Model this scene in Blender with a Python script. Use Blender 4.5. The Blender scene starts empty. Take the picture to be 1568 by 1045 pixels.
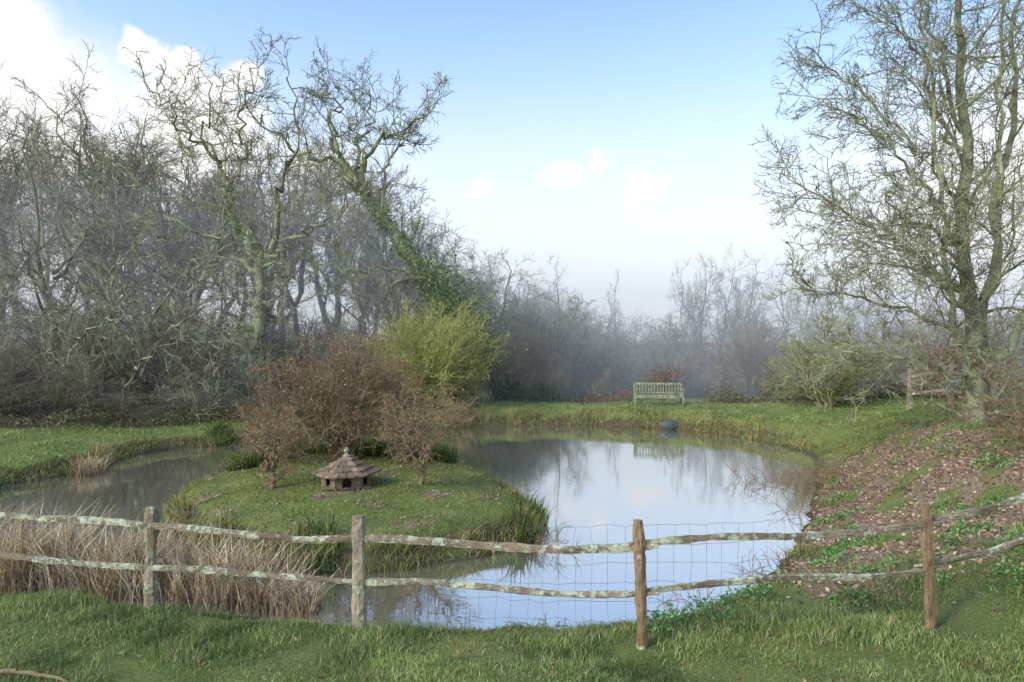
import bpy, bmesh, math, numpy as np
from mathutils import Vector
rng = np.random.default_rng(7)
sc = bpy.context.scene
COL = sc.collection

# ------------------------------------------------------------------ helpers
def srgb(r, g, b):
    return tuple(((c/255)/12.92 if c/255 <= .04045 else ((c/255+.055)/1.055)**2.4) for c in (r, g, b))

def mesh_from(name, V, F, C=None, smooth=False):
    V = np.asarray(V, dtype=np.float32).reshape(-1, 3); F = np.asarray(F, dtype=np.int32)
    k = F.shape[1]
    me = bpy.data.meshes.new(name)
    me.vertices.add(len(V)); me.vertices.foreach_set('co', V.ravel())
    me.loops.add(F.size); me.loops.foreach_set('vertex_index', F.ravel())
    me.polygons.add(len(F)); me.polygons.foreach_set('loop_start', np.arange(0, F.size, k, dtype=np.int32))
    me.update(calc_edges=True)
    if smooth: me.polygons.foreach_set('use_smooth', np.ones(len(F), dtype=bool))
    if C is not None:
        a = me.color_attributes.new('Col', 'FLOAT_COLOR', 'POINT')
        cc = np.ones((len(V), 4), dtype=np.float32); cc[:, :3] = C
        a.data.foreach_set('color', cc.ravel())
    return me

def obj(name, me, mat=None, parent=None, loc=(0, 0, 0), rot=(0, 0, 0), scale=(1, 1, 1)):
    o = bpy.data.objects.new(name, me); COL.objects.link(o)
    if me is not None and mat is not None and len(me.materials) == 0: me.materials.append(mat)
    o.location = loc; o.rotation_euler = rot; o.scale = scale
    if parent: o.parent = parent
    return o

def empty(name, loc=(0, 0, 0)):
    e = bpy.data.objects.new(name, None); COL.objects.link(e); e.location = loc; e.empty_display_size = .2
    return e

def nrm(a): return a/np.maximum(np.linalg.norm(a, axis=-1, keepdims=True), 1e-9)

class Acc:
    def __init__(s): s.V = []; s.F = []; s.C = []; s.n = 0
    def add(s, V, F, C=None):
        V = V.reshape(-1, 3); s.V.append(V); s.F.append(F+s.n); s.n += len(V)
        if C is not None: s.C.append(np.broadcast_to(C, (len(V), 3)))
    def mesh(s, name, smooth=False):
        return mesh_from(name, np.concatenate(s.V), np.concatenate(s.F), np.concatenate(s.C) if s.C else None, smooth)

def tubes(P, R, k=4, g=None):
    g = g or rng
    N, n, _ = P.shape
    T = nrm(np.gradient(P, axis=1))
    ref = nrm(g.normal(size=(N, 1, 3)))
    U = nrm(np.cross(T, ref)); W = np.cross(T, U)
    a = np.arange(k)*2*np.pi/k
    V = P[:, :, None]+R[:, :, None, None]*(np.cos(a)[None, None, :, None]*U[:, :, None]+np.sin(a)[None, None, :, None]*W[:, :, None])
    i, j, c = np.meshgrid(np.arange(N), np.arange(n-1), np.arange(k), indexing='ij')
    c2 = (c+1) % k
    F = np.stack([(i*n+j)*k+c, (i*n+j)*k+c2, (i*n+j+1)*k+c2, (i*n+j+1)*k+c], -1).reshape(-1, 4)
    return V.reshape(-1, 3), F

def grow(P, R, m, lr, ang, wander, up, tmin, n, rr=.55, rmin=.006, g=None, angj=.25, lmax=99, tpow=1.0):
    g = g or rng
    N, pn, _ = P.shape
    L = np.linalg.norm(np.diff(P, axis=1), axis=2).sum(1)
    idx = np.repeat(np.arange(N), m)
    t = np.tile((np.arange(m)+.5)/m, N)+g.uniform(-.5, .5, N*m)/m
    t = tmin+(1-tmin)*np.clip(t, 0, 1)**tpow
    f = t*(pn-1)*.999; i0 = f.astype(int); fr = (f-i0)[:, None]
    A = P[idx, i0]; B = P[idx, i0+1]
    start = A*(1-fr)+B*fr; tang = nrm(B-A)
    rad = R[idx, i0]*(1-fr[:, 0])+R[idx, i0+1]*fr[:, 0]
    perp = nrm(np.cross(tang, g.normal(size=tang.shape)))
    an = (ang+g.normal(0, angj, N*m))[:, None]
    d = np.cos(an)*tang+np.sin(an)*perp
    ln = np.minimum(L[idx]*lr*(1.15-.6*t)*g.uniform(.6, 1.35, N*m), lmax*g.uniform(.7, 1.1, N*m))
    Q = np.zeros((N*m, n, 3)); Q[:, 0] = start
    st = (ln/(n-1))[:, None]
    for s in range(1, n):
        d = nrm(d+wander*g.normal(size=d.shape)+np.array([0, 0, up]))
        Q[:, s] = Q[:, s-1]+d*st
    r0 = np.maximum(rad*rr, rmin)
    s = np.linspace(0, 1, n)[None]
    RR = np.maximum(r0[:, None]*(1-.75*s), rmin*.6)
    return Q, RR

def spline(pts, n, wob=0, g=None):
    g = g or rng
    pts = np.array(pts, float)
    L = np.concatenate([[0], np.cumsum(np.linalg.norm(np.diff(pts, axis=0), axis=1))]); s = np.linspace(0, L[-1], n)
    q = np.stack([np.interp(s, L, pts[:, i]) for i in range(3)], 1)
    for _ in range(2):
        q[1:-1] = .25*q[:-2]+.5*q[1:-1]+.25*q[2:]
    if wob: q[1:-1] += g.normal(0, wob, (n-2, 3))
    return q

def leaves(P, size, C, g=None, flat=0.0, asp=.55):
    """rhombic leaf faces at points"""
    g = g or rng
    N = len(P)
    a = nrm(g.normal(size=(N, 3))*np.array([1, 1, 1-flat])); b = g.normal(size=(N, 3))*np.array([1, 1, 1-flat])
    b = nrm(b-(b*a).sum(1, keepdims=True)*a)
    s = (size*g.uniform(.6, 1.4, N))[:, None]
    V = np.stack([P-a*s*.5, P+b*s*asp*.5, P+a*s*.5, P-b*s*asp*.5], 1)
    F = np.arange(4*N).reshape(N, 4)
    return V.reshape(-1, 3), F, np.repeat(C, 4, axis=0)

def blades(P, h, w, lean, C, g=None, tipc=1.0, droop=.5):
    g = g or rng
    N = len(P)
    az = g.uniform(0, 2*np.pi, N); la = g.uniform(0, 2*np.pi, N)
    side = np.stack([np.cos(az), np.sin(az), 0*az], 1)*(w/2)[:, None]
    ld = np.stack([np.cos(la), np.sin(la), 0*la], 1)*(h*lean*g.uniform(.1, 1, N))[:, None]
    up = np.stack([0*h, 0*h, h], 1)
    mid = P+up*.55+ld*.4; tip = P+up*(1-droop*.2)+ld*1.1
    V = np.stack([P-side, P+side, mid-side*.8, mid+side*.8, tip], 1)
    b = (np.arange(N)*5)[:, None]
    F = np.concatenate([b+[0, 1, 3], b+[0, 3, 2], b+[2, 3, 4]], 0)
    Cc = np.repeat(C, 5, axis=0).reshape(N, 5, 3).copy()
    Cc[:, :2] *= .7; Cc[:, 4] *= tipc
    return V.reshape(-1, 3), F, Cc.reshape(-1, 3)

def pick(cols, N, g=None, var=.15, p=None):
    g = g or rng
    c = np.array(cols)[g.choice(len(cols), N, p=p)]
    return c*g.uniform(1-var, 1+var, (N, 1))

# ------------------------------------------------------------------ materials
def new_mat(name):
    m = bpy.data.materials.new(name); m.use_nodes = True
    nt = m.node_tree; b = nt.nodes['Principled BSDF']
    return m, nt, b
def noise(nt, vec, scale, detail=4, rough=.6):
    n = nt.nodes.new('ShaderNodeTexNoise'); n.inputs['Scale'].default_value = scale
    n.inputs['Detail'].default_value = detail; n.inputs['Roughness'].default_value = rough
    if vec: nt.links.new(vec, n.inputs['Vector'])
    return n.outputs['Fac']
def ramp(nt, fac, stops):
    r = nt.nodes.new('ShaderNodeValToRGB'); nt.links.new(fac, r.inputs[0])
    e = r.color_ramp.elements
    while len(e) < len(stops): e.new(.5)
    for i, (p, c) in enumerate(stops):
        e[i].position = p; e[i].color = (*c, 1) if len(c) == 3 else c
    return r.outputs[0]
def mix(nt, fac, a, b, bt='MIX'):
    m = nt.nodes.new('ShaderNodeMix'); m.data_type = 'RGBA'; m.blend_type = bt
    for s, v in ((m.inputs[0], fac), (m.inputs[6], a), (m.inputs[7], b)):
        if isinstance(v, (int, float)): s.default_value = v
        elif isinstance(v, tuple): s.default_value = (*v, 1)
        else: nt.links.new(v, s)
    return m.outputs[2]
def math_(nt, op, a, b=0.0, clamp=False):
    m = nt.nodes.new('ShaderNodeMath'); m.operation = op; m.use_clamp = clamp
    for s, v in ((m.inputs[0], a), (m.inputs[1], b)):
        if isinstance(v, (int, float)): s.default_value = v
        else: nt.links.new(v, s)
    return m.outputs[0]
def bump(nt, b, h, strength, dist=.02):
    n = nt.nodes.new('ShaderNodeBump'); n.inputs['Strength'].default_value = strength; n.inputs['Distance'].default_value = dist
    nt.links.new(h, n.inputs['Height']); nt.links.new(n.outputs[0], b.inputs['Normal'])
def objco(nt): return nt.nodes.new('ShaderNodeTexCoord').outputs['Object']

def foliage_mat(name, rough=.6, trans=.25):
    m, nt, b = new_mat(name)
    a = nt.nodes.new('ShaderNodeVertexColor'); a.layer_name = 'Col'
    n = noise(nt, objco(nt), 1.3, 2)
    c = mix(nt, 1.0, a.outputs[0], ramp(nt, n, [(.3, (.75, .76, .75)), (.7, (1.16, 1.15, 1.12))]), 'MULTIPLY')
    nt.links.new(c, b.inputs['Base Color']); b.inputs['Roughness'].default_value = rough
    b.inputs['Specular IOR Level'].default_value = .25
    if trans:
        t = nt.nodes.new('ShaderNodeBsdfTranslucent'); nt.links.new(c, t.inputs[0])
        ms = nt.nodes.new('ShaderNodeMixShader'); ms.inputs[0].default_value = trans
        nt.links.new(b.outputs[0], ms.inputs[1]); nt.links.new(t.outputs[0], ms.inputs[2])
        nt.links.new(ms.outputs[0], nt.nodes['Material Output'].inputs[0])
    return m

def bark_mat(name, c1, c2, lichen, amt=.5, scale=1.0, objrand=0.0, bmp=True):
    m, nt, b = new_mat(name); v = objco(nt)
    c = ramp(nt, noise(nt, v, 9*scale, 3), [(.3, c1), (.7, c2)])
    lf = ramp(nt, noise(nt, v, 2.6*scale, 4, .7), [(.62-.3*amt, (0, 0, 0)), (.70-.22*amt, (1, 1, 1))])
    c = mix(nt, lf, c, lichen)
    if objrand:
        oi = nt.nodes.new('ShaderNodeObjectInfo')
        k = math_(nt, 'MULTIPLY_ADD', oi.outputs['Random'], objrand); k.node.inputs[2].default_value = 1-objrand*.5
        cc = nt.nodes.new('ShaderNodeCombineColor')
        for i in range(3): nt.links.new(k, cc.inputs[i])
        c = mix(nt, 1.0, c, cc.outputs[0], 'MULTIPLY')
    nt.links.new(c, b.inputs['Base Color']); b.inputs['Roughness'].default_value = .9
    b.inputs['Specular IOR Level'].default_value = .1
    if bmp: bump(nt, b, noise(nt, v, 30*scale, 4), 1.0, .05)
    return m

M_leaf = foliage_mat('foliage')
M_dry = foliage_mat('dry_foliage', .8, .15)
M_barkR = bark_mat('bark_lichen', srgb(106, 98, 80), srgb(148, 140, 116), srgb(180, 182, 144), .72, 1.1)
M_barkL = bark_mat('bark_grey_lichen', srgb(100, 92, 80), srgb(132, 124, 106), srgb(178, 182, 148), .6, .9)
M_barkW = bark_mat('bark_woodland', srgb(118, 108, 98), srgb(154, 144, 128), srgb(164, 168, 136), .5, .5, .5, False)
M_barkOak = bark_mat('bark_old_oak', srgb(100, 94, 78), srgb(136, 128, 106), srgb(162, 168, 122), .62, .6)
M_twigB = bark_mat('twig_brown', srgb(118, 98, 78), srgb(152, 128, 100), srgb(128, 128, 92), .3, 1, 0, False)
M_under = bark_mat('twig_undergrowth', srgb(118, 104, 92), srgb(156, 140, 122), srgb(146, 148, 112), .4, 1, .3, False)
M_twigY = bark_mat('twig_willow', srgb(152, 146, 86), srgb(184, 180, 108), srgb(134, 132, 84), .3, 1, 0, False)
M_twigO = bark_mat('twig_olive', srgb(140, 136, 98), srgb(166, 164, 118), srgb(120, 120, 88), .3, 1, 0, False)

# ------------------------------------------------------------------ terrain definition
def chaikin(p, it=2):
    p = np.array(p, float)
    for _ in range(it):
        q = np.roll(p, -1, axis=0)
        p = np.stack([.75*p+.25*q, .25*p+.75*q], 1).reshape(-1, 2)
    return p
POND = chaikin([(-11.6, 15.5), (-10.7, 17.4), (-11.1, 20.3), (-9.3, 21.5), (-8.1, 22.1), (-5.4, 24.1), (-2.1, 25.9), (1.7, 26.9),
    (5.35, 25.9), (7.0, 24.8), (8.4, 22.2), (8.8, 19.6), (7.4, 16.6), (5.7, 12.9), (4.4, 10.6), (3.5, 9.3), (2.3, 8.2), (1.6, 7.8), (.5, 7.6),
    (-.6, 7.65), (-1.7, 7.8), (-2.8, 8.0), (-3.9, 8.3), (-6.75, 8.9), (-9.8, 9.6), (-13, 11), (-13.8, 13.5)])
ISL = chaikin([(-6.5, 12.4), (-5.0, 10.8), (-3.4, 9.8), (-2.0, 9.6), (-.75, 10.2), (.2, 10.9), (.62, 11.8), (.4, 13.1), (-.1, 14.8),
    (-1.0, 16.6), (-3.1, 17.9), (-5.7, 17.9), (-6.6, 16.2), (-6.9, 14.2)])
def sdist(x, y, poly):
    """signed distance, + inside"""
    x = np.asarray(x, float).ravel(); y = np.asarray(y, float).ravel()
    d2 = np.full(x.shape, 1e9); ins = np.zeros(x.shape, bool)
    a = poly; b = np.roll(poly, -1, axis=0)
    for (ax, ay), (bx, by) in zip(a, b):
        ex, ey = bx-ax, by-ay
        t = np.clip(((x-ax)*ex+(y-ay)*ey)/(ex*ex+ey*ey), 0, 1)
        d2 = np.minimum(d2, (x-ax-t*ex)**2+(y-ay-t*ey)**2)
        if ey != 0:
            c = ((ay > y) != (by > y)) & (x < ex*(y-ay)/ey+ax); ins ^= c
    d = np.sqrt(d2)
    return np.where(ins, d, -d)
CP = np.array([(0, 0, 1.1), (0, 4.5, .3), (-6, 4.5, .0), (6, 4.5, .35), (-12, 0, .5), (12, 0, 1.3), (-4, 7.3, -.2), (-1.6, 7, -.18), (1.2, 6.4, -.13),
    (4, 6.5, .02), (6.6, 6.9, .5), (-7, 8, -.25), (8, 10, 1.0), (6.4, 9, .55), (10, 13, 1.2), (9.3, 15.5, .85), (11.5, 17, .6), (10, 20, .25), (14, 20, .75), (9.5, 24, .05), (12, 26, .25),
    (16, 26, .5), (6, 28, .15), (0, 29, .1), (-4, 28, .05), (-8, 24, -.15), (-11, 22.5, -.15), (-13, 19, -.15), (-13, 16, -.15), (-16, 14, 0),
    (-16, 22, .1), (-20, 26, .6), (-12, 30, .6), (-5, 33, .3), (2, 34, -.4), (8, 34, -.2), (8, 45, -3), (0, 45, -2), (20, 50, -1.5), (20, 35, .2),
    (-10, 45, 1), (-30, 45, 3), (10, 90, -3), (60, 90, -1), (-60, 90, 5), (0, 250, -1), (200, 250, 1), (-200, 250, 9), (-30, 10, .8), (30, 10, 2.2),
    (0, -40, 2.5), (16, 12, 1.6), (30, 30, 1.5), (0, 600, 2), (400, 400, 4), (-400, 400, 8)], float)
def sstep(t): t = np.clip(t, 0, 1); return t*t*(3-2*t)
def vnoise(x, y, s, seed=0):
    return (np.sin(x*s*1.7+seed+1.3*np.sin(y*s*1.1+seed*2))+np.sin(y*s*1.9+seed*3+1.7*np.sin(x*s*.9-seed)))*.5
def hfun(x, y, full=False):
    x = np.asarray(x, float).ravel(); y = np.asarray(y, float).ravel()
    num = np.zeros_like(x); den = np.zeros_like(x)
    for cx, cy, cz in CP:
        w = 1/((x-cx)**2+(y-cy)**2+.8)**1.8; num += w*cz; den += w
    base = num/den
    base = base+.03*vnoise(x, y, 1.7, 1)+.015*vnoise(x, y, 5, 2)
    base = base+sstep((x-5)/3)*sstep((y-8)/2)*sstep((24-y)/3)*(.12*vnoise(x, y, 1.0, 13)+.07*vnoise(x, y, 2.6, 14))
    sp = sdist(x, y, POND)+.07*vnoise(x, y, 3.1, 4)+.03*vnoise(x, y, 9, 5)
    si = sdist(x, y, ISL)+.07*vnoise(x, y, 3.7, 6)+.03*vnoise(x, y, 11, 7)
    right = sstep((x-2.5)/2.5)*sstep((23-y)/4)*sstep((y-7.2)/1.5)
    w = .55+.35*sstep((10-y)/2)+2.4*right
    out = -.5+(np.maximum(base, -3)+.5)*sstep(.12+np.clip(-sp, 0, 99)/w*.88)
    out = np.where(-sp > w, base, out)
    bed = -.5-.6*sstep(np.clip(sp, 0, 9)/1.2)
    isl = -.5+.42*sstep(np.clip(si, 0, 9)/.6+.08)+.18*sstep(si/2.5)+.03*vnoise(x, y, 2.2, 8)
    h = np.where(sp < 0, out, np.where(si > 0, isl, bed))
    if full: return h, sp, si, right
    return h

def litter(x, y, sp):
    l = sstep((x-2.6)/1.5)*sstep((y-7.0-.35*vnoise(x, y, 1.1, 9))/1.0)*sstep((20-y)/4)*sstep((.9*y+3.2+.7*vnoise(x, y, .8, 3)-x)/1.5)
    l2 = sstep((4.0+.9*vnoise(x, y, 1.3, 12)+sp)/1.4)
    l3 = sstep((13.5-y)/3)
    pt = sstep(.85+.75*vnoise(x, y, 1.9, 21)+.5*vnoise(x, y, 4.3, 22))
    return l*np.maximum(l2, l3)*pt*np.where(sp < 0, 1, 0)
def wline(x): return np.interp(x, [-30, -15, -12, -9, -5, 0, 8, 20], [19.5, 21.0, 23.2, 25, 28.8, 31.5, 31.5, 32])

def axis(lo, hi, st, far0, far1, gf=1.12):
    a = list(np.arange(lo, hi+1e-6, st))
    s = st; v = hi
    while v < far1: s *= gf; v += s; a.append(v)
    s = st; v = lo; b = []
    while v > far0: s *= gf; v -= s; b.append(v)
    return np.array(b[::-1]+a)
xs = axis(-15, 14, .13, -500, 500); ys = axis(4, 31, .12, -60, 700)
X, Y = np.meshgrid(xs, ys); sh = X.shape
H, SP, SI, RG = hfun(X, Y, True)
nx = sh[1]; i, j = np.meshgrid(np.arange(sh[0]-1), np.arange(sh[1]-1), indexing='ij')
F = np.stack([i*nx+j, i*nx+j+1, (i+1)*nx+j+1, (i+1)*nx+j], -1).reshape(-1, 4)
xr, yr = X.ravel(), Y.ravel()
ISLIT = lambda x, y: vnoise(x, y, 1.3, 31)*vnoise(x, y, 2.9, 32)
LIT = litter(xr, yr, SP)+.7*sstep(.15+1.0*ISLIT(xr, yr))*(SI > .3)
dh = np.gradient(H.reshape(sh), axis=0)/np.gradient(Y, axis=0); dw = np.gradient(H.reshape(sh), axis=1)/np.gradient(X, axis=1)
slope = np.hypot(dh, dw).ravel()
mud = np.maximum(sstep((slope-.45)/.5)*(H < -.15), (H < -.42))
wood = sstep((yr-wline(xr))/1.5)*np.where(xr > 9, sstep((yr-36)/6), 1)
me = mesh_from('ground', np.stack([xr, yr, H], 1), F, np.stack([LIT, np.clip(mud, 0, 1), wood], 1), True)
m, nt, b = new_mat('ground_grass_and_earth')
v = nt.nodes.new('ShaderNodeNewGeometry').outputs['Position']
va = nt.nodes.new('ShaderNodeVertexColor'); va.layer_name = 'Col'
sep = nt.nodes.new('ShaderNodeSeparateColor'); nt.links.new(va.outputs[0], sep.inputs[0])
g1 = ramp(nt, noise(nt, v, 1.1, 6, .65), [(.3, srgb(98, 112, 58)), (.5, srgb(128, 138, 76)), (.72, srgb(160, 158, 100))])
g1 = mix(nt, ramp(nt, noise(nt, v, 38, 3), [(.35, (0, 0, 0)), (.7, (1, 1, 1))]), g1, srgb(90, 94, 54))
lt = ramp(nt, noise(nt, v, 26, 5, .8), [(.25, srgb(84, 70, 56)), (.5, srgb(142, 120, 98)), (.75, srgb(182, 158, 134))])
md = ramp(nt, noise(nt, v, 12, 5, .7), [(.25, srgb(54, 48, 36)), (.55, srgb(96, 86, 62)), (.8, srgb(118, 114, 74))])
wd = ramp(nt, noise(nt, v, 3, 6, .75), [(.3, srgb(92, 82, 66)), (.5, srgb(128, 118, 96)), (.66, srgb(122, 130, 86))])
ms1 = math_(nt, 'ADD', sep.outputs[0], math_(nt, 'MULTIPLY', math_(nt, 'SUBTRACT', noise(nt, v, 2.2, 4), .5), 1.3))
c = mix(nt, sep.outputs[2], g1, wd)
c = mix(nt, ramp(nt, ms1, [(.4, (0, 0, 0)), (.6, (1, 1, 1))]), c, lt)
c = mix(nt, sep.outputs[1], c, md)
nt.links.new(c, b.inputs['Base Color']); b.inputs['Roughness'].default_value = .95; b.inputs['Specular IOR Level'].default_value = .1
bump(nt, b, noise(nt, v, 22, 6, .8), .8, .05)
obj('ground', me, m)

# ------------------------------------------------------------------ water
wx = np.linspace(-14.3, 9.6, 60); wy = np.linspace(7.2, 27.6, 60)
WX, WY = np.meshgrid(wx, wy); i, j = np.meshgrid(np.arange(59), np.arange(59), indexing='ij')
F = np.stack([i*60+j, i*60+j+1, (i+1)*60+j+1, (i+1)*60+j], -1).reshape(-1, 4)
me = mesh_from('pond_water', np.stack([WX.ravel(), WY.ravel(), np.full(WX.size, -.5)], 1), F, None, True)
m, nt, b = new_mat('pond_water')
v = nt.nodes.new('ShaderNodeNewGeometry').outputs['Position']
cm = ramp(nt, noise(nt, v, .35, 3), [(.3, srgb(104, 98, 74)), (.7, srgb(124, 116, 90))])
nt.links.new(cm, b.inputs['Base Color']); b.inputs['Roughness'].default_value = .6
gl = nt.nodes.new('ShaderNodeBsdfGlossy'); gl.inputs['Roughness'].default_value = .02; gl.inputs['Color'].default_value = (.97, .97, .97, 1)
fr = nt.nodes.new('ShaderNodeFresnel'); fr.inputs['IOR'].default_value = 2.0
fac = math_(nt, 'MULTIPLY_ADD', fr.outputs[0], .6); fac.node.inputs[2].default_value = .52; fac.node.use_clamp = True
ms = nt.nodes.new('ShaderNodeMixShader'); nt.links.new(fac, ms.inputs[0]); nt.links.new(b.outputs[0], ms.inputs[1]); nt.links.new(gl.outputs[0], ms.inputs[2])
nt.links.new(ms.outputs[0], nt.nodes['Material Output'].inputs[0])
mp = nt.nodes.new('ShaderNodeMapping'); mp.inputs['Scale'].default_value = (1, 2.6, 1); nt.links.new(v, mp.inputs[0])
bn = nt.nodes.new('ShaderNodeBump'); bn.inputs['Strength'].default_value = .08; bn.inputs['Distance'].default_value = .02
nt.links.new(noise(nt, mp.outputs[0], 2.2, 3), bn.inputs['Height']); nt.links.new(bn.outputs[0], gl.inputs['Normal'])
obj('pond_water', me, m)

# ------------------------------------------------------------------ grass
GR = [srgb(112, 136, 72), srgb(130, 152, 84), srgb(148, 164, 98), srgb(172, 172, 118), srgb(194, 180, 140)]
def scatter(n, x0, x1, y0, y1, keep):
    x = rng.uniform(x0, x1, n); y = rng.uniform(y0, y1, n)
    h, sp, si, rg = hfun(x, y, True)
    k = keep(x, y, h, sp, si)
    return np.stack([x, y, h], 1)[k]
def lawnkeep(x, y, h, sp, si):
    L = litter(x, y, sp)
    return (sp < -.12) & (rng.random(len(x)) > L*.97) & (np.abs(x) < .8*y+.6) & (rng.random(len(x)) < .55+.6*vnoise(x, y, 2.3, 5))
P = scatter(270000, -7.5, 7.5, 4.8, 8.9, lawnkeep)
n = len(P); tall = .5+.5*vnoise(P[:, 0], P[:, 1], 1.6, 11)
tall = tall*(.6+.4*sstep(.5+vnoise(P[:, 0], P[:, 1], 6, 45)))
hgt = (.02+.07*tall)*rng.uniform(.5, 1.6, n)
edge = sstep((P[:, 1]-6.0)/.6)*(.6+.4*vnoise(P[:, 0], P[:, 1], 2.1, 44)); hgt *= 1+1.0*edge
pt = sstep(.5+.9*vnoise(P[:, 0], P[:, 1], .9, 41)+.4*vnoise(P[:, 0], P[:, 1], 4.1, 42))[:, None]
dk = sstep(.2+.8*vnoise(P[:, 0], P[:, 1], 2.7, 47))[:, None]
C = pick(GR, n, p=[.28, .30, .22, .12, .08], var=.28); C = C*(.80+.32*pt)*(1-.25*dk)+pt*np.array([.035, .014, .006])
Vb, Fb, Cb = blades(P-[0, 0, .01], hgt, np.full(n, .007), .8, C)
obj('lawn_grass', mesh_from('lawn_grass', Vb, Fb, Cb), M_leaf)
def farkeep(x, y, h, sp, si):
    L = litter(x, y, sp)
    return (sp < -.08) & (y < wline(x)+.6) & (x > -15) & (rng.random(len(x)) > L*.98) & (h < 3) & (rng.random(len(x)) < .75+.5*vnoise(x, y, 1.4, 15)) & (np.abs(x) < .8*y+1)
P = scatter(220000, -15, 19, 8.6, 32.5, farkeep)
n = len(P); d = P[:, 1]
C = pick([srgb(126, 148, 80), srgb(144, 162, 92), srgb(160, 170, 106), srgb(184, 174, 128)], n, p=[.3, .38, .21, .11])
rb = (sstep((P[:, 0]-5)/3)*sstep((22-P[:, 1])/3))[:, None]
dryp = sstep(.3+vnoise(P[:, 0], P[:, 1], 1.1, 71))[:, None]
C = C*(1-rb*.28)*(.86+.2*dryp)+dryp*np.array([.02, .008, .002])+rb*np.array([.02, -.005, 0])+rb*dryp*np.array([.06, .02, .01])
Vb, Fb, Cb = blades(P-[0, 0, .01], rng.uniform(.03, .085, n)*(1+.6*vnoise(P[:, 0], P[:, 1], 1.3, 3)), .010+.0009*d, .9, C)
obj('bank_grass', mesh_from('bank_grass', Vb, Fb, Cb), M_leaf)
P = scatter(70000, -7, 1, 9.4, 18.2, lambda x, y, h, sp, si: (si > .03) & (rng.random(len(x)) < .62+.7*vnoise(x, y, 2.2, 2)) & (rng.random(len(x)) > .65*sstep(.15+1.0*ISLIT(x, y))))
n = len(P)
C = pick([srgb(108, 128, 60), srgb(138, 150, 74), srgb(164, 164, 86), srgb(180, 164, 112)], n, p=[.28, .32, .28, .12])
C = C*(.8+.35*sstep(.5+vnoise(P[:, 0], P[:, 1], 1.9, 81)))[:, None]
si = sdist(P[:, 0], P[:, 1], ISL); eh = 1+1.6*np.exp(-(si/.35)**2)
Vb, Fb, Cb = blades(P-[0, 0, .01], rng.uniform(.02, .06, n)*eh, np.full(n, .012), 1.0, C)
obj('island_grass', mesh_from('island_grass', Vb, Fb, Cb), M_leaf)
def edge_pts(poly, n, lo, hi, keep):
    a = poly; b = np.roll(poly, -1, axis=0); L = np.linalg.norm(b-a, axis=1); ii = rng.choice(len(a), n, p=L/L.sum()); t = rng.random(n)[:, None]
    p = a[ii]*(1-t)+b[ii]*t; e = nrm(b[ii]-a[ii]); nn = np.stack([e[:, 1], -e[:, 0]], 1)
    s = sdist(p[:, 0]+nn[:, 0]*.05, p[:, 1]+nn[:, 1]*.05, poly); nn[s > 0] *= -1
    p = p+nn*rng.uniform(lo, hi, n)[:, None]; k = keep(p[:, 0], p[:, 1]); p = p[k]
    return np.stack([p[:, 0], p[:, 1], np.maximum(hfun(p[:, 0], p[:, 1]), -.5)], 1)
P = np.concatenate([edge_pts(POND, 26000, -.05, .45, lambda x, y: (vnoise(x, y, 1.6, 51)+rng.uniform(-.7, .7, len(x)) > 0) & (y > 9.5) & ((x < 4.5) | (y > 20))),
                    edge_pts(ISL, 14000, -.35, .02, lambda x, y: (vnoise(x, y, 1.9, 52)+rng.uniform(-.7, .7, len(x)) > -.1))])
n = len(P)
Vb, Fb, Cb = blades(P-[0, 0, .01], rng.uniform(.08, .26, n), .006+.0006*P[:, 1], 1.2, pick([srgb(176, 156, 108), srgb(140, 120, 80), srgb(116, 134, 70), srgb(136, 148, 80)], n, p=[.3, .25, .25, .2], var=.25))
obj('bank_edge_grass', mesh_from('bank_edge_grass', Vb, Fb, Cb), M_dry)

# ------------------------------------------------------------------ leaf litter
def litkeep(x, y, h, sp, si):
    return (rng.random(len(x)) < litter(x, y, sp)*(.85-.03*(y-8))) & (sp < -.05)
P = scatter(110000, 2.2, 15, 6.6, 20, litkeep)
n = len(P)
C = pick([srgb(164, 134, 108), srgb(188, 160, 134), srgb(132, 104, 82), srgb(206, 184, 160), srgb(170, 124, 92), srgb(108, 92, 74)], n)
V1, F1, C1 = leaves(P+[0, 0, .014], .055, C, flat=.65, asp=.65)
a = Acc(); a.add(V1, F1, C1)
P = scatter(420, -7, 7, 4.8, 7.5, lambda x, y, h, sp, si: sp < -.1)
V1, F1, C1 = leaves(P+[0, 0, .02], .045, pick([srgb(180, 140, 110), srgb(150, 104, 74), srgb(176, 150, 120)], len(P)), flat=.5, asp=.6)
a.add(V1, F1, C1)
P = scatter(9000, -6.5, .5, 10, 17.5, lambda x, y, h, sp, si: (si > .3) & (ISLIT(x, y) > -.05+.3*rng.random(len(x))))
V1, F1, C1 = leaves(P+[0, 0, .02], .05, pick([srgb(158, 134, 108), srgb(122, 102, 82), srgb(176, 158, 132)], len(P)), flat=.6, asp=.6)
a.add(V1, F1, C1)
obj('leaf_litter', a.mesh('leaf_litter'), M_dry)

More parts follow.
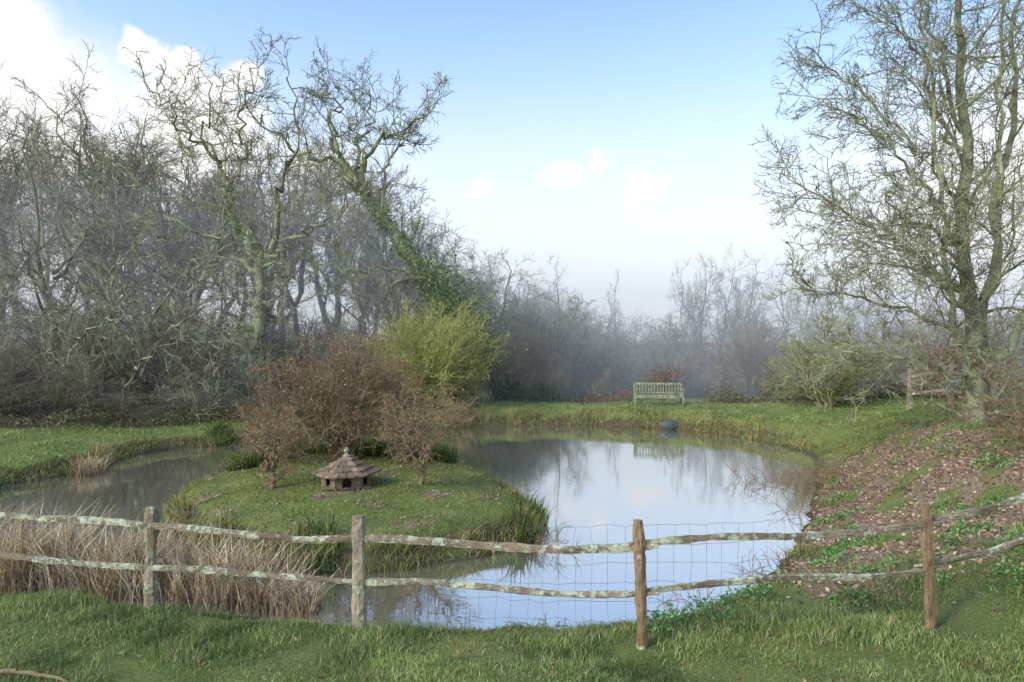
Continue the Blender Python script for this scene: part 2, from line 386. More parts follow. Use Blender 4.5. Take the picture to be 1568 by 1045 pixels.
# ------------------------------------------------------------------ nettles / green weeds
def weed_patch(centres, name, hmax=.28, dens=260, size=.07, cols=None, mat=None):
    a = Acc(); cols = cols or [srgb(112, 154, 82), srgb(134, 174, 98), srgb(88, 128, 66)]
    for cx, cy, r in centres:
        n = int(dens*r*r*6)
        t = rng.uniform(0, 2*np.pi, n); q = r*np.sqrt(rng.random(n))
        x = cx+q*np.cos(t); y = cy+q*np.sin(t)*.8
        lump = .55+.45*vnoise(x, y, 9, 3)
        z = hfun(x, y)+hmax*lump*rng.random(n)**.7*(1-(q/r)**2*.75)
        k = sdist(x, y, POND) < -.02
        V1, F1, C1 = leaves(np.stack([x, y, z], 1)[k], size, pick(cols, k.sum(), var=.3), flat=.35, asp=.5)
        a.add(V1, F1, C1)
    obj(name, a.mesh(name), mat or M_leaf)
wl = [(1.9, 7.15, .45), (2.5, 7.35, .38), (1.5, 7.0, .28), (3.0, 7.9, .3), (4.3, 9.3, .3), (4.9, 9.9, .35), (5.2, 10.8, .3), (5.7, 8.6, .35),
            (5.0, 8.0, .22), (4.1, 8.2, .2), (6.3, 9.3, .3), (6.8, 8.2, .3), (5.5, 11.8, .25), (3.6, 7.2, .25), (5.2, 7.1, .25), (6.4, 7.4, .25), (7.4, 10.5, .3), (4.6, 7.4, .15),
            (7.2, 7.9, .3), (2.2, 6.8, .2)]
for q in range(38):
    x_ = rng.uniform(3, 10); y_ = rng.uniform(7.5, 15)
    if sdist([x_], [y_], POND)[0] < -.3: wl.append((x_, y_, rng.uniform(.08, .26)))
weed_patch(wl, 'nettle_patch', .28, 420, .05)
bl = [(6.1, 13.2, .3), (6.7, 14.3, .3), (7.6, 15.8, .3), (8.6, 17.5, .35), (9.2, 19.5, .4), (9.2, 21.2, .4), (8.2, 16.0, .3)]
for q in range(70):
    x_ = rng.uniform(6, 16); y_ = rng.uniform(10, 22)
    if sdist([x_], [y_], POND)[0] < -.3: bl.append((x_, y_, rng.uniform(.15, .45)))
weed_patch(bl, 'bank_weeds', .32, 170, .055, [srgb(126, 110, 82), srgb(146, 126, 94), srgb(144, 146, 82), srgb(104, 116, 64)], M_dry)

# ------------------------------------------------------------------ reeds
def reed_mass(name, pts, hr, w, cols, lean=.8, mat=M_dry, droop=.5, p=None):
    n = len(pts)
    Vb, Fb, Cb = blades(pts, rng.uniform(*hr, n), np.full(n, w), lean, pick(cols, n, var=.2, p=p), tipc=1.1, droop=droop)
    return obj(name, mesh_from(name, Vb, Fb, Cb), mat)
x = rng.uniform(-8.5, -2.4, 9500); y = 8.3+(-x-2.8)*.17+rng.uniform(-.1, .95, 9500)*np.interp(x, [-8.5, -4, -2.4], [1.1, .9, .45])
k = vnoise(x, y, 2.3, 3)+rng.uniform(-.5, .5, len(x)) > -.15; x = x[k]; y = y[k]
pts = np.stack([x, y, np.maximum(hfun(x, y), -.55)], 1)
hm = np.interp(x, [-8.5, -5, -3.6, -2.5], [1.2, 1.1, .95, .5])*rng.uniform(.3, 1, len(x))
Vb, Fb, Cb = blades(pts, hm, np.full(len(x), .016), .8, pick([srgb(236, 220, 188), srgb(216, 194, 158), srgb(190, 162, 124), srgb(146, 118, 86)], len(x), var=.22), tipc=1.1)
obj('dead_reeds', mesh_from('dead_reeds', Vb, Fb, Cb), M_dry)
def tuft(cx, cy, r, n):
    t = rng.uniform(0, 6.283, n); q = r*np.sqrt(rng.random(n)); x = cx+q*np.cos(t); y = cy+q*np.sin(t)
    return np.stack([x, y, np.maximum(hfun(x, y), -.52)], 1)
reed_mass('dry_sedge_tuft', np.concatenate([tuft(-10.6, 17.0, .4, 300), tuft(-11.0, 18.3, .25, 120), tuft(-3.3, 9.6, .5, 250), tuft(-4.2, 24.2, .5, 200), tuft(-1.9, 26.2, .4, 150)]), (.25, .6), .02, [srgb(190, 170, 130), srgb(150, 130, 90)], 1.0)
reed_mass('green_rushes', np.concatenate([tuft(-5.9, 16.6, .7, 900), tuft(-4.9, 17.2, .7, 700), tuft(-2.6, 16.8, .8, 900), tuft(-1.8, 16.1, .5, 500), tuft(-9.3, 21.8, .35, 500), tuft(-6.1, 15.5, .4, 400),
    tuft(-3.6, 16.4, .6, 500), tuft(-11.6, 15.0, .3, 300), tuft(.2, 11.2, .2, 120), tuft(.45, 12.3, .2, 120), tuft(-2.9, 9.9, .4, 200)]), (.25, .6), .022,
    [srgb(88, 108, 54), srgb(110, 128, 64), srgb(160, 150, 96)], .8, M_leaf, p=[.45, .35, .2])

# ------------------------------------------------------------------ generic bare tree
def build_tree(name, lv0, levels, mat, k0=8, loc=(0, 0, 0), leafspec=None, g=None, parent=None):
    g = g or rng
    n = 18; a = Acc()
    P = np.stack([spline(p, n, w, g) for p, r0, r1, w in lv0]); s = np.linspace(0, 1, n)
    R = np.stack([r0+(r1-r0)*s**.8 for p, r0, r1, w in lv0])*g.uniform(.9, 1.1, (len(lv0), n))
    R[0, 0] *= 1.5; R[0, 1] *= 1.12
    V, F = tubes(P, R, k0, g); a.add(V, F)
    cur = P, R
    for L in levels:
        Q, RR = grow(*cur, g=g, **{q: w for q, w in L.items() if q != 'k'})
        V, F = tubes(Q, RR, L.get('k', 4), g); a.add(V, F)
        cur = Q, RR
    me = a.mesh(name, True)
    o = obj(name, me, mat, loc=loc, parent=parent)
    if leafspec:
        Q = cur[0]; N = leafspec['n']
        ii = g.integers(0, len(Q), N); jj = g.integers(1, Q.shape[1], N)
        pts = Q[ii, jj]+g.normal(0, .02, (N, 3))
        V1, F1, C1 = leaves(pts, leafspec['size'], pick(leafspec['cols'], N, g, .25), g)
        obj('leaves', mesh_from(name+'_leaves', V1, F1, C1), leafspec.get('mat', M_leaf), parent=o)
    return o

# -- big lichen-covered tree on the right bank
T = [([(11.5, 17, .3), (11.5, 17, 1.2), (11.5, 17.0, 2.6)], .27, .23, 0),
     ([(11.5, 17, 1.9), (11.25, 17, 4.5), (11.3, 17.1, 8), (11.0, 17, 14.5)], .21, .04, .06),
     ([(11.55, 17, 1.6), (12.1, 17.3, 4), (12.4, 17.2, 8), (12.9, 17, 14)], .14, .03, .08),
     ([(11.5, 17, 1.5), (10.8, 16.6, 3.6), (10.3, 16.4, 6.5), (9.6, 16.2, 11.5)], .10, .02, .09),
     ([(11.55, 17, 1.8), (12.9, 16.6, 3.6), (14.1, 16.4, 6.5), (15.2, 16, 11)], .11, .02, .09),
     ([(11.45, 17, 1.7), (10.1, 16.8, 2.3), (8.6, 16.5, 2.5), (7.2, 16.3, 2.9)], .07, .014, .07),
     ([(11.5, 17, 1.3), (12.6, 16.3, 2.0), (13.2, 15.8, 2.9), (14.2, 15.4, 3.1)], .07, .014, .07),
     ([(11.25, 17, 4), (9.8, 17.3, 5.3), (8.3, 17.2, 6.1), (6.7, 17, 7.0)], .065, .014, .09),
     ([(11.25, 17, 6), (10.2, 17.5, 8.0), (9.0, 17.6, 9.3), (7.6, 17.6, 10.4)], .065, .014, .09),
     ([(11.35, 17, 3), (10.5, 15.8, 4.3), (9.3, 15.3, 5.0), (7.9, 15.0, 5.0)], .06, .014, .08),
     ([(11.2, 17, 8), (10.6, 17, 10.5), (9.7, 16.8, 12), (8.9, 16.8, 13.5)], .06, .014, .08),
     ([(11.4, 17, 2.6), (10.2, 17.6, 3.6), (8.8, 18, 4.0), (7.4, 18, 4.2)], .06, .014, .08),
     ([(11.2, 17, 5), (10.0, 16.6, 6.6), (8.7, 16.2, 7.6), (7.4, 16, 8.4)], .06, .014, .08),
     ([(11.2, 17, 7.2), (10.2, 16.6, 8.8), (9.3, 16.2, 10.4), (8.0, 16, 11.6)], .06, .014, .08),
     ([(11.3, 17, 3.6), (10.0, 16.4, 4.6), (8.6, 16.2, 5.6), (7.0, 16.2, 5.9)], .055, .014, .08),
     ([(11.9, 17.2, 3), (11.9, 16.6, 7), (11.7, 16.4, 10), (12.1, 16, 14)], .08, .015, .09)]
build_tree('lichen_covered_tree', T, [
    dict(m=16, lr=.36, ang=.85, wander=.17, up=.02, tmin=.12, n=8, rr=.40, rmin=.015, k=5, lmax=2.9),
    dict(m=9, lr=.44, ang=.8, wander=.22, up=.01, tmin=.12, n=6, rr=.5, rmin=.011, k=4),
    dict(m=7, lr=.5, ang=.75, wander=.22, up=.02, tmin=.12, n=4, rr=.55, rmin=.0085, k=3),
    dict(m=1, lr=.6, ang=.6, wander=.18, up=.05, tmin=.3, n=3, rr=.7, rmin=.007, k=3)], M_barkR)

IVY = [srgb(112, 132, 70), srgb(134, 154, 82), srgb(86, 104, 54), srgb(152, 164, 98)]
def ivy_on(parent, path, N, lo, hi, r, size=.10):
    tr = spline(path, 60); ii = np.clip(((lo+(hi-lo)*rng.beta(1.2, 1.6, N))*59).astype(int), 0, 59)
    ph = rng.uniform(0, 6)
    rad = r*(1+.45*np.sin(ii*.55+ph)+.3*np.sin(ii*1.3+ph*2))
    pts = tr[ii]+nrm(rng.normal(size=(N, 3)))*(np.abs(rad)*rng.uniform(.4, 1.5, N))[:, None]+rng.normal(0, .06, (N, 3))
    V1, F1, C1 = leaves(pts, size, pick(IVY, N, var=.3), asp=.8)
    obj('ivy', mesh_from('ivy', V1, F1, C1), M_leaf, parent=parent)

# -- ivy-clad leaning tree behind the pond
T = [([(-1.3, 31, 0), (-2.3, 30.5, 3.2), (-4.0, 30, 6.0), (-6.2, 30, 8.9), (-7.6, 30, 10.8)], .40, .17, .05),
     ([(-6.8, 30, 9.6), (-6.2, 30, 11.3), (-5.2, 30, 12.0), (-4.0, 30, 12.4), (-3.2, 30, 13.2)], .14, .02, .15),
     ([(-7.4, 30, 10.6), (-8.0, 30, 12.0), (-7.6, 30, 13.2), (-8.4, 30, 14.4)], .12, .02, .18),
     ([(-7.2, 30, 10.5), (-9.0, 30, 11.0), (-10.4, 30, 11.6), (-11.8, 30, 13.2)], .12, .02, .18),
     ([(-5.8, 30, 8.6), (-5.6, 29.6, 10.3), (-4.8, 29.6, 11.2), (-4.9, 29.5, 12.6)], .1, .02, .15),
     ([(-6.6, 30, 9.4), (-6.9, 30.5, 11.6), (-6.2, 30.6, 13.0), (-6.4, 30.7, 14.2)], .11, .02, .15),
     ([(-3.4, 30, 5.2), (-5.2, 29, 6.0), (-7.0, 28.6, 5.7), (-8.4, 28.4, 6.3)], .09, .02, .12)]
ivt = build_tree('ivy_clad_leaning_tree', T, [
    dict(m=10, lr=.42, ang=.85, wander=.28, up=.05, tmin=.3, n=8, rr=.45, rmin=.022, k=5, lmax=2.6),
    dict(m=8, lr=.45, ang=.8, wander=.28, up=.06, tmin=.2, n=6, rr=.5, rmin=.014, k=4),
    dict(m=7, lr=.5, ang=.7, wander=.25, up=.06, tmin=.2, n=4, rr=.55, rmin=.011, k=3)], M_barkOak)
tr = spline(T[0][0], 60)
N = 24000; ii = np.clip((rng.beta(1.3, 1.7, N)*56).astype(int), 0, 59)
rad = .22+.32*np.exp(-((ii-20)/12.)**2)+.12*np.sin(ii*.9)
dirs = nrm(rng.normal(size=(N, 3)))
pts = tr[ii]+dirs*(np.abs(rad)*rng.uniform(.3, 1.5, N))[:, None]+rng.normal(0, .08, (N, 3))
sel = rng.random(N) < .38
lobes = np.array([(-2.3, 29.8, 4.2), (-1.9, 29.9, 3.2), (-3.2, 29.8, 5.3), (-1.2, 30, 2.2), (-2.8, 29.6, 3.4)])[rng.integers(0, 5, N)]+rng.normal(0, 1, (N, 3))*[.55, .4, .55]
pts[sel] = lobes[sel]
V1, F1, C1 = leaves(pts, .10, pick(IVY, N, var=.3), asp=.8)
obj('ivy', mesh_from('ivy', V1, F1, C1), M_leaf, parent=ivt)

# -- twisted old oak at the left
T = [([(-11.0, 29, .3), (-10.8, 29, 3), (-10.6, 29, 6.4)], .32, .24, .04),
     ([(-10.6, 29, 6.2), (-11.8, 29, 7.8), (-12.2, 29, 9.8), (-13.2, 29, 11.4), (-12.7, 29, 13.8)], .16, .02, .2),
     ([(-10.6, 29, 6.3), (-9.7, 29, 8.0), (-9.9, 29, 9.8), (-8.9, 29, 11.6), (-9.6, 29, 14)], .15, .02, .2),
     ([(-10.6, 29, 6.0), (-9.0, 28.6, 7.4), (-7.6, 28.4, 7.9), (-6.4, 28.3, 9.2)], .11, .02, .18),
     ([(-10.7, 29, 5.8), (-12.6, 28.6, 7.0), (-14.5, 28.4, 8.2), (-16, 28.4, 9.8)], .12, .02, .18),
     ([(-12.0, 29, 9.2), (-11.2, 29, 10.8), (-11.6, 29, 12.2), (-10.8, 29, 14.4)], .1, .02, .15),
     ([(-12.4, 29, 10.4), (-14.2, 29, 11.6), (-14.4, 29, 12.8), (-15.4, 29, 13.4)], .09, .02, .15)]
oak = build_tree('twisted_oak_tree', T, [
    dict(m=11, lr=.42, ang=.85, wander=.3, up=.05, tmin=.2, n=8, rr=.45, rmin=.022, k=5, lmax=2.8),
    dict(m=8, lr=.45, ang=.8, wander=.28, up=.06, tmin=.2, n=6, rr=.5, rmin=.014, k=4),
    dict(m=7, lr=.5, ang=.7, wander=.25, up=.06, tmin=.2, n=4, rr=.55, rmin=.011, k=3)], M_barkOak)
ivy_on(oak, T[1][0], 1300, 0, .5, .16, .08); ivy_on(oak, T[0][0], 1500, 0, .7, .34, .09)

# -- low arching lichen-covered thicket tree at left
T = [([(-14.5, 25.5, .1), (-14.3, 25.2, 1.2), (-14.2, 25, 2.0)], .10, .07, .03),
     ([(-14.4, 25.4, .4), (-12.3, 24.2, 3.2), (-10.2, 23.6, 4.3), (-8.2, 23.2, 4.0)], .065, .014, .1),
     ([(-14.4, 25.3, .8), (-12.4, 24, 4.4), (-10.8, 23.4, 5.6), (-9.0, 23, 5.6)], .06, .014, .1),
     ([(-14.3, 25, 1.5), (-15.2, 23.8, 3.8), (-16.4, 23.4, 4.8), (-17.5, 23.2, 4.4)], .06, .014, .1),
     ([(-14.4, 25.2, .6), (-12.6, 23.6, 2.4), (-11.0, 22.8, 3.0), (-9.6, 22.6, 2.4)], .05, .012, .08),
     ([(-14.2, 25, 1.6), (-14.0, 23.8, 5.0), (-13.6, 23.4, 6.5), (-14.3, 23.2, 7.4)], .06, .014, .1),
     ([(-11.5, 26, .2), (-10.6, 25, 2.6), (-9.4, 24.4, 3.9), (-8.0, 24, 4.4)], .06, .014, .1),
     ([(-16.5, 25, .2), (-15.6, 24, 2.6), (-14.2, 23.4, 3.6), (-12.6, 23, 3.4)], .06, .014, .1)]
build_tree('arching_lichen_tree', T, [
    dict(m=11, lr=.5, ang=.85, wander=.22, up=-.02, tmin=.15, n=7, rr=.45, rmin=.018, k=4, lmax=2.4),
    dict(m=7, lr=.5, ang=.8, wander=.26, up=-.03, tmin=.15, n=5, rr=.55, rmin=.013, k=4),
    dict(m=6, lr=.5, ang=.75, wander=.25, up=.0, tmin=.2, n=3, rr=.6, rmin=.009, k=3)], M_barkL)

# -- background woodland (instanced variants)
variants = []
for vi in range(6):
    g = np.random.default_rng(100+vi)
    lean = g.normal(0, 1.4, 2)
    T = [([(0, 0, -.3), (lean[0]*.3, lean[1]*.3, 4), (lean[0], lean[1], 8.5), (lean[0]*1.6, lean[1], 13)], .2, .03, .16)]
    for q in range(4+vi % 3):
        z0 = g.uniform(2.5, 7); an = g.uniform(0, 6.28); rr = g.uniform(2, 3.6)
        T.append(([(lean[0]*.1, lean[1]*.1, z0), (rr*.55*math.cos(an), rr*.55*math.sin(an), z0+2.2), (rr*math.cos(an), rr*math.sin(an), z0+g.uniform(4, 6.5))], .10, .02, .16))
    a = Acc(); n = 12
    P = np.stack([spline(p, n, w, g) for p, r0, r1, w in T]); R = np.stack([np.linspace(r0, r1, n) for p, r0, r1, w in T])
    V, F = tubes(P, R, 6, g); a.add(V, F)
    for L in [dict(m=10, lr=.38, ang=.85, wander=.24, up=.06, tmin=.25, n=6, rr=.42, rmin=.024, k=4, lmax=3.2),
              dict(m=6, lr=.46, ang=.75, wander=.26, up=.06, tmin=.2, n=5, rr=.5, rmin=.016, k=3),
              dict(m=5, lr=.6, ang=.7, wander=.24, up=.05, tmin=.2, n=3, rr=.55, rmin=.012, k=3)]:
        kk = L.pop('k'); P, R = grow(P, R, g=g, **L); V, F = tubes(P, R, kk, g); a.add(V, F)
    me = a.mesh('woodland_tree_%d' % vi, True); me.materials.append(M_barkW); variants.append(me)
shrubs = []
for vi in range(4):
    g = np.random.default_rng(200+vi); T = []
    for q in range(8):
        an = g.uniform(0, 6.28); rr = g.uniform(.3, 1.3); hh = g.uniform(1.6, 3)
        T.append(([(.1*math.cos(an), .1*math.sin(an), -.2), (rr*.5*math.cos(an), rr*.5*math.sin(an), hh*.6), (rr*math.cos(an), rr*math.sin(an), hh)], .03, .01, .08))
    a = Acc(); n = 7
    P = np.stack([spline(p, n, w, g) for p, r0, r1, w in T]); R = np.stack([np.linspace(r0, r1, n) for p, r0, r1, w in T])
    V, F = tubes(P, R, 4, g); a.add(V, F)
    for L in [dict(m=7, lr=.5, ang=.7, wander=.25, up=.03, tmin=.15, n=4, rr=.6, rmin=.012, k=3), dict(m=7, lr=.55, ang=.7, wander=.25, up=.02, tmin=.1, n=3, rr=.6, rmin=.009, k=3)]:
        kk = L.pop('k'); P, R = grow(P, R, g=g, **L); V, F = tubes(P, R, kk, g); a.add(V, F)
    me = a.mesh('undergrowth_shrub_%d' % vi, True); me.materials.append(M_under if vi % 2 else M_barkW); shrubs.append(me)

wood_e = empty('background_woodland'); und_e = empty('woodland_undergrowth'); far_e = empty('distant_treeline')
g = np.random.default_rng(5)
def put(parent, me, x, y, s, nm, dz=0, sxy=None):
    z = float(hfun([x], [y])[0])+dz
    o = bpy.data.objects.new(nm, me); COL.objects.link(o); o.parent = parent
    o.location = (x, y, z); o.rotation_euler = (g.normal(0, .05), g.normal(0, .05), g.uniform(0, 6.28)); sxy = sxy or s
    o.scale = (sxy, sxy, s)
    return o
HV = 14.6
def edge_y(x): return float(np.interp(x, [-45, -25, -16, -12, -8, -4, -1, 3, 8], [22, 25, 27.5, 30.5, 32.5, 34, 36, 42, 52]))
cnt = 0; front = []
for t in range(900):
    x = g.uniform(-46, 6); y = edge_y(x)+g.uniform(0, 28)
    px = x/y
    if px < -.88 or cnt >= 80: continue
    top = np.interp(px, [-.8, -.5, -.3, -.18, -.12, -.06, .02, .08, .14, .2], [.43, .41, .38, .28, .22, .18, .14, .105, .08, .07])
    Ht = (top*y+2.8-float(hfun([x], [y])[0]))*g.uniform(.62, 1.0)
    s_ = Ht/HV
    put(wood_e, variants[g.integers(6)], x, y, s_, 'tree_%d' % cnt, sxy=max(s_, .6)*g.uniform(.85, 1.15)); cnt += 1
    if y < edge_y(x)+6: front.append((x, y))
for fx, fy in front[:9]:
    z_ = float(hfun([fx], [fy])[0]); ivy_on(wood_e, [(fx, fy, z_), (fx, fy, z_+2), (fx+.05, fy, z_+4)], 1300, 0, 1, .22, .10)
for t in range(150):
    x = g.uniform(-34, 7); y = edge_y(x)-2.5+g.uniform(0, 1)**1.6*18
    if x/y > .1 or x/y < -.88: continue
    put(und_e, shrubs[g.integers(4)], x, y, g.uniform(.7, 1.6), 'shrub_%d' % t, sxy=g.uniform(.9, 1.8))
for t in range(110):
    x = g.uniform(-2, 80); y = g.uniform(58, 88); px = x/y
    if px < .03 or px > .86: continue
    top = np.interp(px, [0, .1, .2, .3, .4, .6, .9], [.12, .075, .05, .055, .06, .06, .07])
    Ht = (top*y+2.8-float(hfun([x], [y])[0]))*g.uniform(.75, 1.0)
    put(far_e, variants[g.integers(6)], x, y, Ht/HV, 'tree_%d' % t, sxy=Ht/HV*1.15)
for px, tp in [(.255, .105), (.275, .12), (.30, .115), (.33, .12), (.35, .11), (.16, .08), (.40, .10), (.43, .095), (.46, .10), (.52, .09)]:
    y = g.uniform(56, 64); x = px*y; Ht = tp*y+5.4
    put(far_e, variants[g.integers(6)], x, y, Ht/HV, 'tall_tree', sxy=Ht/HV*.7)
for t in range(80):
    x = g.uniform(-2, 56); y = g.uniform(46, 58)
    if x/y < .02: continue
    put(far_e, shrubs[g.integers(4)], x, y, g.uniform(1, 2.0), 'scrub_%d' % t, sxy=g.uniform(1.6, 2.8))

# ------------------------------------------------------------------ shrubs and bushes
def bush(name, cx, cy, rx, hh, mat, stems=14, m1=9, m2=8, m3=0, leaf=None, r=.03, up=.05, rmin=.005, base=.15, w=.06, tfork=.5, shape=.75):
    z0 = float(hfun([cx], [cy])[0]); T = []
    for q in range(stems):
        an = q*2.399+rng.uniform(-.3, .3); rr = rx*shape*math.sqrt((q+.5)/stems); h1 = hh*.85*math.sqrt(max(0.15, 1-(rr/(rx*1.02))**2))*rng.uniform(.78, 1.06)
        b0 = base*rng.uniform(.2, 1)
        T.append(([(cx+b0*math.cos(an), cy+b0*math.sin(an), z0-.1), (cx+rr*.5*math.cos(an), cy+rr*.5*math.sin(an), z0+h1*tfork), (cx+rr*math.cos(an), cy+rr*math.sin(an), z0+h1)], r, r*.35, w))
    lv = [dict(m=m1, lr=.42, ang=.65, wander=.22, up=up, tmin=.25, n=6, rr=.55, rmin=rmin*1.5, k=3), dict(m=m2, lr=.5, ang=.6, wander=.22, up=up, tmin=.15, n=4, rr=.6, rmin=rmin, k=3)]
    if m3: lv.append(dict(m=m3, lr=.6, ang=.6, wander=.2, up=up, tmin=.1, n=3, rr=.7, rmin=rmin*.8, k=3))
    return build_tree(name, T, lv, mat, 5, leafspec=leaf)
BR = [srgb(172, 138, 98), srgb(148, 116, 84), srgb(192, 162, 118), srgb(126, 104, 76)]
bush('brown_island_bush', -3.9, 15.6, 2.0, 3.0, M_twigB, 16, 9, 8, 3, dict(n=8000, size=.035, cols=BR, mat=M_dry), r=.04, rmin=.006)
bush('brown_island_bush', -5.3, 15.2, 1.1, 1.8, M_twigB, 9, 7, 7, 2, dict(n=1800, size=.035, cols=BR, mat=M_dry), r=.025, rmin=.006)
bush('brown_island_bush', -2.5, 15.3, 1.2, 2.1, M_twigB, 9, 7, 7, 2, dict(n=2200, size=.035, cols=BR, mat=M_dry), r=.025, rmin=.006)
def small_tree(name, cx, cy, th, rx, hh):
    z0 = float(hfun([cx], [cy])[0]); T = [([(cx, cy, z0-.05), (cx+.05, cy, z0+th*.5), (cx, cy, z0+th)], .055, .04, .01)]
    for q in range(7):
        an = q*2.399; T.append(([(cx, cy, z0+th*.8), (cx+rx*.45*math.cos(an), cy+rx*.45*math.sin(an), z0+th+.45*(hh-th)), (cx+rx*.8*math.cos(an), cy+rx*.8*math.sin(an), z0+th+(hh-th)*rng.uniform(.6, .95))], .028, .01, .04))
    build_tree(name, T, [dict(m=8, lr=.45, ang=.8, wander=.25, up=.0, tmin=.25, n=6, rr=.5, rmin=.007, k=4), dict(m=7, lr=.5, ang=.7, wander=.25, up=.0, tmin=.15, n=4, rr=.6, rmin=.0055, k=3),
        dict(m=2, lr=.6, ang=.7, wander=.2, up=0, tmin=.1, n=3, rr=.7, rmin=.0045, k=3)], M_twigB, 6, leafspec=dict(n=1500, size=.03, cols=BR+[srgb(130, 132, 76)], mat=M_dry))
small_tree('small_island_tree', -4.5, 12.8, .45, .75, 1.5)
small_tree('small_island_tree', -1.73, 12.9, .45, .95, 1.75)
YL = [srgb(206, 204, 118), srgb(218, 214, 136), srgb(180, 180, 100), srgb(150, 150, 86)]
bush('yellow_willow_bush', -3.1, 28.2, 3.2, 4.1, M_twigY, 34, 10, 8, 3, dict(n=17000, size=.055, cols=YL), r=.035, rmin=.010, up=.10, w=.1, tfork=.4)
bush('round_willow_bush', 12.2, 26.5, 2.6, 3.1, M_twigO, 22, 9, 8, 2, dict(n=6000, size=.05, cols=[srgb(172, 170, 118), srgb(152, 152, 104)]), r=.05, rmin=.009, up=.05, tfork=.45)
RU = [srgb(150, 104, 82), srgb(168, 120, 92), srgb(128, 94, 76)]
bush('rusty_beech_shrub', 6.9, 31.5, .9, 1.9, M_twigB, 9, 7, 7, 0, dict(n=1800, size=.08, cols=RU, mat=M_dry))
bush('rusty_beech_shrub', 16.2, 25.5, 1.2, 2.8, M_twigB, 9, 7, 7, 0, dict(n=1500, size=.08, cols=RU, mat=M_dry))
bush('bramble_bush', 9.9, 12.9, .8, .9, M_twigB, 9, 6, 5, 0, dict(n=900, size=.05, cols=RU+[srgb(110, 124, 70)], mat=M_dry), r=.008, rmin=.004, base=.4, w=.08)
bush('bramble_bush', 8.6, 11.2, .6, .7, M_twigB, 8, 6, 5, 0, dict(n=600, size=.045, cols=RU+[srgb(110, 124, 70)], mat=M_dry), r=.008, rmin=.004, base=.4, w=.08)
g2 = np.random.default_rng(8)
def hedge(x0, x1, yfun, h, n, cols, size, name, mat=M_leaf):
    x = g2.uniform(x0, x1, n); y = yfun(x)+g2.normal(0, .5, n)
    env = h*(.5+.35*vnoise(x, y*0, 1.9, 3)+.2*vnoise(x, y, 4.5, 6))
    z = hfun(x, y)+np.maximum(env, .05)*g2.random(n)**1.2
    V1, F1, C1 = leaves(np.stack([x, y, z], 1), size, pick(cols, n, g2, .3), g2, asp=.6)
    obj(name, mesh_from(name, V1, F1, C1), mat)
hedge(-1.5, 3, lambda x: 31.3+.0*x, 1.4, 9000, [srgb(82, 100, 62), srgb(104, 118, 74), srgb(118, 106, 80)], .09, 'bramble_thicket')
hedge(2, 6.5, lambda x: 32+.0*x, .8, 4500, [srgb(162, 126, 92), srgb(134, 108, 82), srgb(112, 114, 74)], .08, 'dead_bracken', M_dry)
hedge(8.5, 20, lambda x: 29.8-.2*(x-8.5), 1.0, 14000, [srgb(96, 102, 70), srgb(122, 108, 82), srgb(106, 118, 72), srgb(140, 118, 92)], .08, 'low_hedge', M_dry)
hedge(-22, -1.5, lambda x: wline(x)+.9, .7, 16000, [srgb(106, 102, 76), srgb(126, 112, 90), srgb(110, 122, 76), srgb(138, 118, 94)], .08, 'bank_scrub', M_dry)
for k_, (x, y, s) in enumerate([(9.5, 30, .6), (11, 29.5, .7), (14, 28.5, .8), (15.5, 28, .9), (17, 28, 1.1), (18.5, 27, 1.2), (17.5, 24, .8), (2, 31.5, .7), (4, 32.5, .6), (.5, 31.5, .9), (19, 31, 1.5), (22, 32, 1.8), (14.5, 31, 1.2)]):
    put(und_e, shrubs[k_ % 4], x, y, s, 'hedge_shrub_%d' % k_)
for k_ in range(34):
    x = g.uniform(-20, -5); y = float(wline(x))+g.uniform(1, 5)
    put(und_e, shrubs[k_ % 4], x, y, g.uniform(.35, .9), 'edge_shrub_%d' % k_, sxy=g.uniform(.7, 1.3))
def twig_clump(a, cx, cy, r, n, ln, up=.03):
    x = cx+g2.uniform(-r, r, n); y = cy+g2.uniform(-r, r, n)*.7; z0 = np.maximum(hfun(x, y), -.52)
    d = nrm(g2.normal(size=(n, 3))*[1, 1, .3]+[0, 0, .9]); Q = np.zeros((n, 6, 3)); Q[:, 0] = np.stack([x, y, z0], 1)
    for s in range(1, 6):
        d = nrm(d+.25*g2.normal(size=d.shape)+[0, 0, up-.12]); Q[:, s] = Q[:, s-1]+d*(ln/5)
    R = np.linspace(.006, .003, 6)[None]*np.ones((n, 1)); V, F = tubes(Q, R, 3); a.add(V, F)
    Q2, R2 = grow(Q, R, 5, .45, .7, .2, 0, .2, 4, rr=.7, rmin=.003); V, F = tubes(Q2, R2, 3); a.add(V, F)
a = Acc()
for cx, cy, r, n, ln in [(6.2, 16.0, .9, 60, .6), (7.0, 16.6, .6, 40, .6), (6.8, 15.3, .6, 50, .5), (5.6, 13.2, .4, 25, .4), (3.6, 9.6, .3, 22, .35), (2.2, 8.3, .25, 18, .35), (.3, 7.7, .22, 18, .25), (.75, 7.65, .15, 12, .2), (.5, 11.0, .4, 30, .5), (7.6, 8.5, .6, 12, .9), (8.5, 10.2, 1.0, 25, .9), (6.5, 11.5, 1.0, 30, .5), (7.6, 13.5, 1.0, 40, .5), (9.5, 15, 1.2, 40, .5), (10.5, 14, 1, 20, .9)]:
    twig_clump(a, cx, cy, r, n, ln)
obj('bramble_twigs', a.mesh('bramble_twigs'), M_twigB)

